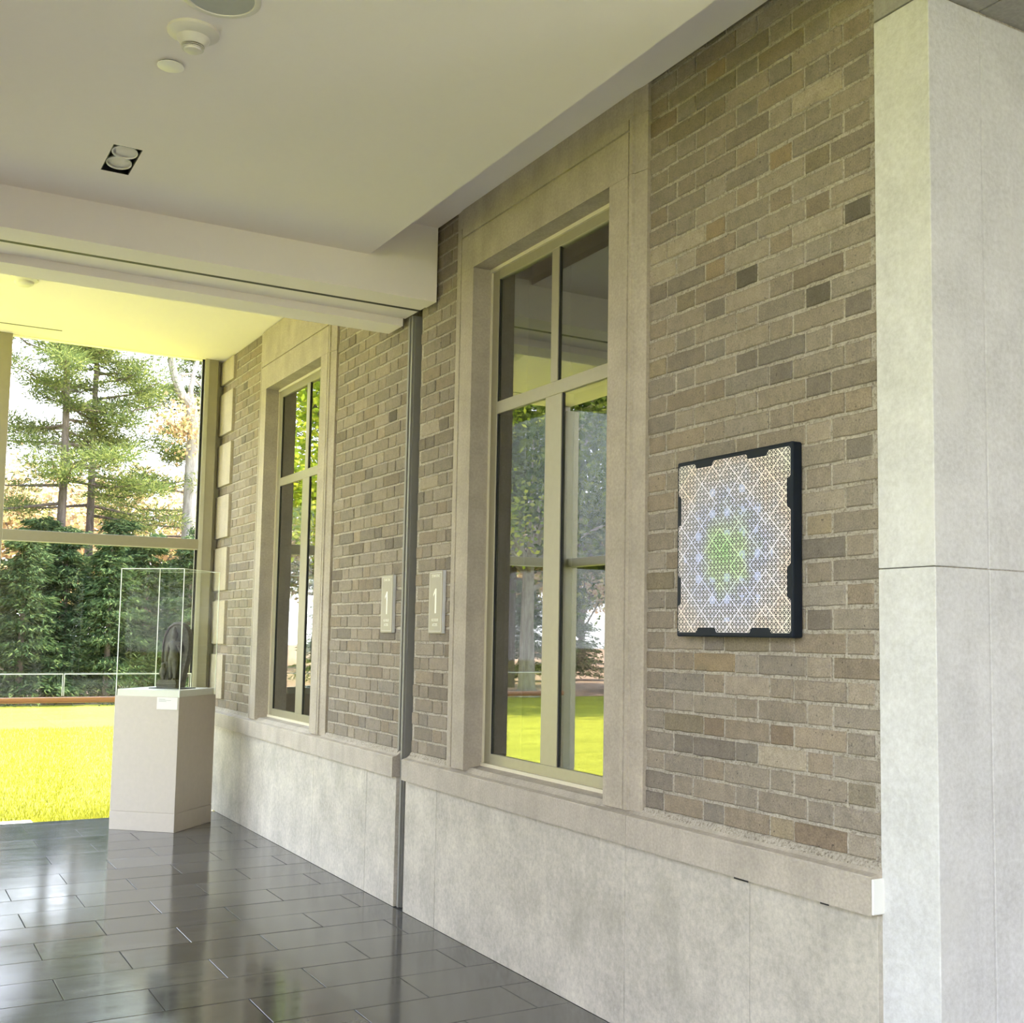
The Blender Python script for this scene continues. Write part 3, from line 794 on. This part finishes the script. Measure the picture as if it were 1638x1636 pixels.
def text_obj(name, s, parent, loc, size, sxscale=1.0, mat='sign_lettering', ext=0.0006):
    cu = bpy.data.curves.new(name, 'FONT'); cu.body = s; cu.size = size; cu.align_x = 'CENTER'; cu.align_y = 'CENTER'; cu.extrude = ext
    cu.materials.append(MATS[mat])
    tmp = bpy.data.objects.new(name, cu); COL.objects.link(tmp)
    bpy.context.view_layer.update()
    me = bpy.data.meshes.new_from_object(tmp.evaluated_get(bpy.context.evaluated_depsgraph_get()))
    bpy.data.objects.remove(tmp); me.name = name
    o = link(name, me, parent)
    # text plane faces -X, reading direction -Y
    o.matrix_local = Matrix(((0, 0, -1, loc[0]), (-1, 0, 0, loc[1]), (0, 1, 0, loc[2]), (0, 0, 0, 1))) @ Matrix.Diagonal((sxscale, 1, 1, 1))
    return o
for yc, lab in ((5.286, 'stair number sign between steel channel and near window surround'), (5.916, 'stair number sign on pale brick between steel channel and far window')):
    sg = empty('stair_sign', (0.0, yc, 1.418)); tag(sg, lab, 'sign', 'stair signs on the brick wall')
    MB().box(-0.017, 0.0, -0.080, 0.080, 0.0, 0.314, 0.002).build('backing_plate', 'sign_edge', sg)
    MB().box(-0.0195, -0.0165, -0.079, 0.079, 0.001, 0.313, 0.001).build('face_plate', 'sign_plate', sg)
    for (a, b, z0, z1) in ((-0.069, 0.069, .302, .3035), (-0.069, 0.069, .0105, .012), (-0.069, -0.0675, .0105, .3035), (0.0675, 0.069, .0105, .3035)):
        MB().box(-0.0198, -0.0190, a, b, z0, z1).build('border_line', 'sign_edge', sg)
    text_obj('lettering', 'STAIR ONE', sg, (-0.0196, 0, 0.287), 0.020, 0.92)
    MB().prism([(-0.013, 0.100), (-0.013, 0.224), (0.001, 0.224), (0.023, 0.196), (0.023, 0.184), (0.003, 0.203), (0.003, 0.100)], -0.0206, -0.0190, 'x').build('numeral', 'sign_lettering', sg)
    text_obj('lettering', 'NO ROOF', sg, (-0.0196, 0, 0.066), 0.019, 0.9)
    text_obj('lettering', 'ACCESS', sg, (-0.0196, 0, 0.042), 0.019, 0.9)

# ------------------------------------------------------------------ ceiling fittings
def sc(p, k=1.0103): return CAM + (np.array(p) - CAM) * k
p = sc((-1.687, 3.590, 3.296))
sm = empty('smoke_detector', (p[0], p[1], ZC)); tag(sm, 'cone shaped smoke detector on the near ceiling beside a round cap', 'smoke detector')
MB().lathe([(0.080, 0.0), (0.080, -0.010), (0.074, -0.014), (0.055, -0.026)], (0, 0, 0), 40).build('base_ring', 'white_plastic', sm, True)
MB().lathe([(0.053, -0.024), (0.050, -0.032), (0.036, -0.050)], (0, 0, 0), 40).build('housing', 'white_plastic', sm, True)
MB().lathe([(0.030, -0.048), (0.030, -0.060)], (0, 0, 0), 32).build('sensing_vent', 'black_paint', sm, True)
for z in (-0.0535, -0.059):
    MB().lathe([(0.034, z), (0.034, z - 0.0016)], (0, 0, 0), 32).build('vent_ring', 'white_plastic', sm, True)
MB().lathe([(0.028, -0.060), (0.026, -0.066), (0.020, -0.067)], (0, 0, 0), 32).build('cap', 'white_plastic', sm, True)
p = sc((-1.700, 3.847, 3.296))
ck = empty('sprinkler_cap', (p[0], p[1], ZC)); tag(ck, 'round cream sprinkler cover plate on the near ceiling', 'sprinkler cover')
MB().lathe([(0.034, 0.0), (0.034, -0.008)], (0, 0, 0), 32).build('collar', 'lamp_housing', ck, True)
MB().lathe([(0.043, -0.007), (0.0435, -0.010), (0.040, -0.0115)], (0, 0, 0), 40).build('cover_disc', 'cream_enamel', ck, True)
p = sc((-1.665, 3.345, 3.296))
sp = empty('ceiling_speaker', (p[0], p[1], ZC)); tag(sp, 'round ceiling speaker with pale rim set in the near ceiling', 'speaker')
MB().lathe([(0.118, 0.0), (0.118, -0.004), (0.110, -0.007), (0.100, -0.006), (0.098, -0.002)], (0, 0, 0), 48).build('rim', 'white_plastic', sp, True)
MB().lathe([(0.099, -0.0015), (0.099, -0.003)], (0, 0, 0), 48).build('grille', 'speaker_grille', sp, True)
p = CAM + (np.array((-1.738, 7.777, 3.59)) - CAM) * 1.03
sm2 = empty('smoke_detector', (p[0], p[1], ZF)); tag(sm2, 'round smoke detector on the bright far ceiling', 'smoke detector')
MB().lathe([(0.085, 0.0), (0.085, -0.010), (0.066, -0.022)], (0, 0, 0), 40).build('base_ring', 'white_plastic', sm2, True)
MB().lathe([(0.062, -0.021), (0.056, -0.036), (0.036, -0.048), (0.02, -0.050)], (0, 0, 0), 40).build('housing', 'white_plastic', sm2, True)

# recessed twin downlight
p0, p1 = sc((-1.745, 4.625, 3.296)), sc((-1.636, 4.917, 3.296))
cxl, cyl = (p0[0] + p1[0]) / 2, (p0[1] + p1[1]) / 2
hx, hy = (p1[0] - p0[0]) / 2, (p1[1] - p0[1]) / 2
dl = empty('twin_downlight', (cxl, cyl, ZC)); tag(dl, 'recessed rectangular twin downlight in the near ceiling', 'downlight')
# cut the opening in the ceiling panel
bmc = bmesh.new(); bmc.from_mesh(ce.data)
def split(axis, val):
    no = Vector((1, 0, 0)) if axis == 0 else Vector((0, 1, 0)); co = Vector((val, 0, 0)) if axis == 0 else Vector((0, val, 0))
    bmesh.ops.bisect_plane(bmc, geom=bmc.verts[:] + bmc.edges[:] + bmc.faces[:], plane_co=co, plane_no=no)
for v_ in (cxl - hx, cxl + hx): split(0, v_)
for v_ in (cyl - hy, cyl + hy): split(1, v_)
kill = [f for f in bmc.faces if abs(f.normal.z) > 0.9 and abs(f.calc_center_median().x - cxl) < hx and abs(f.calc_center_median().y - cyl) < hy]
bmesh.ops.delete(bmc, geom=kill, context='FACES'); bmc.to_mesh(ce.data); bmc.free()
hs = MB(); t_ = 0.003
hs.box(-hx, -hx + t_, -hy, hy, 0.0, 0.12); hs.box(hx - t_, hx, -hy, hy, 0.0, 0.12); hs.box(-hx, hx, -hy, -hy + t_, 0.0, 0.12); hs.box(-hx, hx, hy - t_, hy, 0.0, 0.12); hs.box(-hx, hx, -hy, hy, 0.117, 0.12)
hs.build('housing', 'black_paint', dl)
for yy in (-0.072, 0.052):
    rot = Matrix.Rotation(math.radians(-9), 4, 'X')
    def place(mb): mb.v = [tuple(rot @ Vector(v) + Vector((0, yy, 0.020))) for v in mb.v]; return mb
    can = place(MB().lathe([(0.043, 0.06), (0.049, -0.012), (0.046, -0.012), (0.040, 0.02)], (0, 0, 0), 36)).build('lamp_can', 'lamp_housing', dl, True)
    place(MB().lathe([(0.050, -0.010), (0.050, -0.016), (0.045, -0.016), (0.045, -0.010)], (0, 0, 0), 36)).build('lamp_ring', 'lamp_trim', can, True)
    place(MB().lathe([(0.038, 0.004), (0.036, -0.002), (0.020, -0.006), (0.004, -0.007)], (0, 0, 0), 36)).build('lamp_lens', 'lamp_lens', can, True)

# ------------------------------------------------------------------ outdoors
gr = MB().box(-70, 60, 9.66, 24.4, -0.30, -0.085).build('ground_lawn', 'lawn_grass')
tag(gr, 'sunlit green lawn beyond the far glass wall', 'lawn', kind='structure')
gl2 = MB().box(-70, XL - 0.9, -40, 9.66, -0.30, -0.086).build('ground_side_lawn', 'lawn_grass')
tag(gl2, 'green lawn beside the corridor', 'lawn', kind='structure')
gw = MB().box(-70, 60, 24.4, 120, -0.30, -0.08).build('ground_woodland', 'leaf_litter')
tag(gw, 'brown leaf strewn ground under the trees', 'ground', kind='structure')
pv = MB().box(XL - 0.9, -1.28, 9.66, 9.93, -0.30, -0.078)
pv.box(XL - 0.9, XL - 0.07, -40, 9.66, -0.30, -0.078)
tag(pv.build('path', 'concrete_paving'), 'pale concrete paving strip along the glass walls', 'path', kind='structure')
gc = MB().box(XL - 0.9, 60, -40, Y_BACK - 0.07, -0.30, -0.08).build('ground_added_court', 'concrete_paving')  # unseen paving added to bounce sun and block glow from below
tag(gc, 'unseen paved court added at the near end to bounce sunlight', 'paving', kind='structure')
ap = MB().box(-1.28, 60, 9.64, 9.662, -0.30, -0.09).build('ground_edge', 'leaf_litter')
tag(ap, 'soil edge beside the glass wall', 'ground', kind='structure')

def tri_mesh(name, V, nper, mat):
    """V: (N*nper,3) vertices; each run of nper verts is one face"""
    N = len(V) // nper
    me = bpy.data.meshes.new(name)
    me.vertices.add(len(V)); me.vertices.foreach_set('co', np.asarray(V, dtype=np.float32).ravel())
    me.loops.add(N * nper); me.loops.foreach_set('vertex_index', np.arange(N * nper, dtype=np.int32))
    me.polygons.add(N); me.polygons.foreach_set('loop_start', np.arange(0, N * nper, nper, dtype=np.int32))
    try: me.polygons.foreach_set('loop_total', np.full(N, nper, dtype=np.int32))
    except Exception: pass
    me.update(calc_edges=True); me.validate()
    me.materials.append(MATS[mat])
    return me

def blades(C, D, L, W, rng, quad=False):
    """leaf blades: C centres, D unit directions"""
    N = len(C)
    R = rng.normal(size=(N, 3)); S = np.cross(D, R); S /= np.linalg.norm(S, axis=1)[:, None] + 1e-9
    L = L * rng.uniform(0.7, 1.3, (N, 1)); W = W * rng.uniform(0.7, 1.3, (N, 1))
    if quad:
        V = np.stack([C - D * L / 2, C + S * W / 2, C + D * L / 2, C - S * W / 2], 1)
        return V.reshape(-1, 3)
    V = np.stack([C + S * W / 2, C - S * W / 2, C + D * L], 1)
    return V.reshape(-1, 3)

def unit(a): return a / (np.linalg.norm(a, axis=1)[:, None] + 1e-9)

def pine(x, y, h, rad, label, seed, z0=2.4, lean=0.0, spread=2.6, group='trees beyond the far lawn', mat='pine_needles', nbr=60, per=140):
    rng = np.random.default_rng(seed)
    root = empty('pine_tree', (x, y, -0.08)); tag(root, label, 'tree', group)
    pts = [(lean * k * h + 0.04 * math.sin(k * 9 + seed), 0.03 * math.cos(k * 7), h * k) for k in np.linspace(0, 1, 9)]
    MB().tube(pts, [rad * (1 - 0.85 * k) * (1.15 if k == 0 else 1) for k in np.linspace(0, 1, 9)], 10).build('trunk', 'bark', root, True)
    br = MB(); C = []; D = []
    for i in range(nbr):
        z = z0 + (h - z0 - 0.3) * (i / nbr) ** 0.95 + rng.uniform(-.15, .15)
        a = rng.uniform(0, 2 * math.pi); k = (z - z0) / (h - z0)
        L = spread * (1.0 - 0.72 * k) * rng.uniform(0.65, 1.15)
        up = 0.05 + 0.3 * k + rng.uniform(-.12, .12)
        d = np.array([math.cos(a), math.sin(a), up]); d /= np.linalg.norm(d)
        p0 = np.array([lean * z, 0, z]); mid_ = p0 + d * L * .55 + np.array([0, 0, -.06 * L]); end = p0 + d * L + np.array([0, 0, .03 * L])
        br.tube([p0, mid_, end], [0.03 + .012 * (1 - k), 0.018, 0.006], 5)
        for sft in rng.uniform(0.30, 1.05, 7):
            pc = p0 + (mid_ - p0) * min(1, sft / .55) if sft < .55 else mid_ + (end - mid_) * ((sft - .55) / .45)
            pc = pc + rng.normal(0, 0.13, 3) * np.array([1.3, 1.3, .5])
            n = int(per * rng.uniform(.6, 1.2))
            q = rng.normal(size=(n, 3)) * np.array([0.24, 0.24, 0.085]) * (0.6 + 0.5 * L / spread)
            dd = unit(q * np.array([1, 1, 1.5]) + np.array([0, 0, .10]) + rng.normal(0, .12, (n, 3)))
            C.append(pc + q * 0.8); D.append(dd)
    br.build('branches', 'bark', root)
    me = tri_mesh('foliage', blades(np.concatenate(C), np.concatenate(D), 0.125, 0.024, rng), 3, mat)
    f_ = link('foliage', me, root); f_['kind'] = 'stuff'
    return root

a = at_y(97, 800, 27.0); pine(a[0], 27.0, 13.0, 0.125, 'tall pine with straight dark trunk behind the evergreen row', 11, z0=4.3, spread=2.4)
a = at_y(140, 800, 27.6); pine(a[0], 27.6, 12.0, 0.115, 'slender pine with bare lower limbs close to a thicker pine', 12, z0=4.1, lean=0.012, spread=2.3)
pine(-3.4, 28.5, 12, 0.12, 'pine with wide layered boughs beyond the lawn', 13, z0=3.4, spread=2.8)
pine(4.9, 30.5, 12.0, 0.12, 'pine standing past the forked pale trunk', 14, z0=3.8, spread=2.6)

# dense low evergreens forming a screen (shared meshes)
def hemlock_meshes(seed):
    rng = np.random.default_rng(seed); C = []; D = []
    H = 3.5
    for i in range(190):
        k = rng.uniform(0, 1) ** 0.9; z = 0.12 + k * (H - .25)
        a = rng.uniform(0, 2 * math.pi); L = (1.15 * (1 - k) + 0.22) * rng.uniform(.7, 1.1)
        n = 95
        s = rng.uniform(0.15, 1, n) * L
        wd = 0.10 + 0.20 * s
        px = s * math.cos(a) - rng.normal(0, 1, n) * wd * math.sin(a) * .7
        py = s * math.sin(a) + rng.normal(0, 1, n) * wd * math.cos(a) * .7
        pz = z + 0.16 * s - 0.24 * s * s + rng.normal(0, .03, n)
        C.append(np.stack([px, py, pz], 1))
        D.append(unit(np.stack([np.cos(a) + rng.normal(0, .6, n), np.sin(a) + rng.normal(0, .6, n), -.45 + rng.normal(0, .25, n)], 1)))
    fol = tri_mesh('foliage', blades(np.concatenate(C), np.concatenate(D), 0.115, 0.034, rng), 3, 'hemlock_needles')
    tr = MB().tube([(0, 0, 0), (0, 0, 1.7), (0, 0, 3.35)], [0.07, 0.05, 0.01], 8).mesh('trunk', 'bark', True)
    return fol, tr
hm = [hemlock_meshes(s) for s in (21, 22, 23)]
k = 0
hx_ = [(-13.6, 33.0, 1.0), (-15.6, 32.5, .95), (-17.8, 33.2, 1.05), (-9.6, 33.5, 1.0), (-2.9, 25.0, 1.0), (-1.75, 24.6, .95), (-0.75, 25.1, 1.02), (0.15, 24.7, 1.0), (0.98, 25.2, 1.03), (1.75, 24.7, .97), (2.55, 25.1, 1.02), (3.35, 24.7, 1.0), (4.2, 25.2, 1.04), (5.1, 24.8, 1.0), (0.55, 26.0, 1.1), (2.15, 26.1, 1.12), (3.8, 26.2, 1.1), (-1.2, 26.1, 1.1)]
for x, y, s in hx_:
    fol, tr = hm[k % 3]; k += 1
    root = empty('evergreen_tree', (x, y, -0.08), k * 1.3); root.scale = (s, s, s)
    tag(root, 'dense dark evergreen in the screening row at the lawn edge', 'tree', 'evergreen screen beyond the lawn')
    link('trunk', tr, root); f_ = link('foliage', fol, root); f_['kind'] = 'stuff'

def broadleaf(x, y, h, rad, label, seed, mat='autumn_leaves', bark='bark', fork=0.35, crown=(2.6, 2.6, 2.4), n=9000, size=0.13, group='trees beyond the far lawn', flare=1.0, zc=None):
    rng = np.random.default_rng(seed)
    root = empty('broadleaf_tree', (x, y, -0.08)); tag(root, label, 'tree', group)
    zf = h * fork
    tk = MB()
    tk.tube([(0, 0, 0), (0, 0, 0.25), (0.02, 0, zf * .5), (0.0, 0, zf)], [rad * (1 + .7 * flare), rad * (1 + .2 * flare), rad * .95, rad * .8], 12)
    tk.build('trunk', bark, root, True)
    br = MB(); tips = []
    zcr = zc if zc is not None else h - crown[2]
    for i in range(16):
        a = i * 2.4 + rng.uniform(-.3, .3); L = rng.uniform(.6, 1.0)
        e = np.array([math.cos(a) * crown[0] * L, math.sin(a) * crown[1] * L, zcr + rng.uniform(-.7, 1.0) * crown[2]])
        s = np.array([0, 0, zf * rng.uniform(.75, 1.0)])
        m_ = s + (e - s) * .45 + np.array([0, 0, .3])
        br.tube([s, m_, e], [rad * .38, rad * .2, rad * .05], 6); tips += [m_ + (e - m_) * q for q in (.3, .65, 1.0)]
    br.build('branches', bark, root)
    tips = np.array(tips); idx = rng.integers(0, len(tips), n)
    C = tips[idx] + rng.normal(0, 1, (n, 3)) * np.array([.55, .55, .38]) * (crown[0] / 2.6)
    D = unit(rng.normal(size=(n, 3)) * np.array([1, 1, .6]))
    f_ = link('foliage', tri_mesh('foliage', blades(C, D, size, size * .62, rng, True), 4, mat), root); f_['kind'] = 'stuff'
    return root

# pale forked trunk seen beside the far mullion
a = at_y(304, 860, 27.5)
fr = empty('broadleaf_tree', (a[0], 27.5, -0.08)); tag(fr, 'tall tree with pale curving forked trunk beside the frame', 'tree', 'trees beyond the far lawn')
def tp(px, py, dy=0.0):
    q = at_y(px, py, 27.5 + dy); return (q[0] - a[0], dy, q[2] + 0.08)
MB().tube([(0, 0, 0), tp(301, 860), tp(305, 760), tp(309, 690), tp(306, 645)], [.27, .165, .15, .135, .13], 12).build('trunk', 'pale_bark', fr, True)
bb = MB()
bb.tube([tp(306, 650), tp(292, 632), tp(280, 605), tp(274, 575), tp(276, 540), tp(272, 470)], [.115, .105, .095, .085, .08, .06], 9)
bb.tube([tp(306, 650), tp(305, 625), tp(309, 600), tp(322, 560, .3), tp(335, 500, .6)], [.09, .06, .05, .04, .03], 8)
bb.tube([tp(290, 600), tp(305, 598), tp(325, 622, .2)], [.05, .03, .02], 7)
bb.build('branches', 'pale_bark', fr, True)
rng = np.random.default_rng(5)
C = []
for px, py in ((308, 680), (315, 700), (300, 690), (318, 650), (285, 665), (322, 720), (275, 680)):
    q = np.array(tp(px, py)); C.append(q + rng.normal(0, 1, (160, 3)) * np.array([.28, .4, .16]))
C = np.concatenate(C)
f_ = link('foliage', tri_mesh('foliage', blades(C, unit(rng.normal(size=C.shape)), 0.11, 0.07, rng, True), 4, 'autumn_leaves'), fr); f_['kind'] = 'stuff'

# backdrop woodland
far = [(-15, 43, 9), (-20, 46, 10), (-25, 44, 10), (-30, 47, 11), (-36, 46, 11), (-18, 52, 11), (-27, 53, 11), (-6, 44, 9), (-1.5, 46, 8), (2.5, 43, 8.5), (6.0, 45, 9), (10, 47, 10), (-11, 47, 10), (15, 50, 11), (0.5, 52, 10), (5, 54, 11)]
for i, (x, y, h) in enumerate(far):
    broadleaf(x, y, h, .16, 'tan leaved tree in the woodland beyond the evergreens', 40 + i, n=5600, size=0.25, crown=(2.8, 2.4, 2.6), zc=h * .5, fork=.22, group='woodland trees beyond the evergreens')
# trees that the windows mirror, off to the side of the lawn
broadleaf(-11.2, 24.5, 12, .17, 'oak with broad flared trunk on the side lawn', 61, 'oak_leaves', 'pale_bark', .28, (4.6, 4.0, 4.0), 34000, .17, 'trees beside the lawn', 1.2, 6.6)
broadleaf(-6.2, 21.5, 11, .22, 'yellow green maple mirrored in the far window', 62, 'maple_leaves', 'bark', .30, (3.2, 3.0, 3.6), 22000, .15, 'trees beside the lawn', .7, 6.0)
broadleaf(-15.5, 27.0, 12, .24, 'oak standing past the broad flared trunk', 63, 'oak_leaves', 'bark', .30, (4.2, 4, 4), 18000, .17, 'trees beside the lawn', .7, 6.6)
pine(-13.2, 29.0, 13, .16, 'dark pine between the oaks on the side lawn', 64, z0=2.2, spread=3.4, group='trees beside the lawn')
pine(-8.6, 29.5, 12, .15, 'pine behind the broad flared oak', 65, z0=2.2, spread=3.2, group='trees beside the lawn')
for i, (x, y) in enumerate(((-30, 2), (-33, 10), (-29, 19), (-32, -6))):
    broadleaf(x, y, 11, .24, 'maple in the row beside the long glass wall', 70 + i, 'maple_leaves', 'bark', .30, (3.8, 3.8, 3.8), 9000, .24, 'maples along the side lawn', .7, 6.2)

# grass blades near the glass
rng = np.random.default_rng(3)
N = 60000
gx = rng.uniform(-2.4, 2.4, N); gy = 9.68 + 9.0 * rng.uniform(0, 1, N) ** 1.5
ok = ~((gx < -1.27) & (gy < 9.95)); gx, gy = gx[ok], gy[ok]
C = np.stack([gx, gy, np.full(len(gx), -0.086)], 1)
D = unit(np.stack([rng.normal(0, .35, len(gx)), rng.normal(0, .35, len(gx)), np.ones(len(gx))], 1))
gb = link('grass', tri_mesh('grass', blades(C, D, 0.045, 0.008, rng), 3, 'grass_blades'))
tag(gb, 'short sunlit grass blades at the lawn edge by the glass', 'grass', kind='stuff')
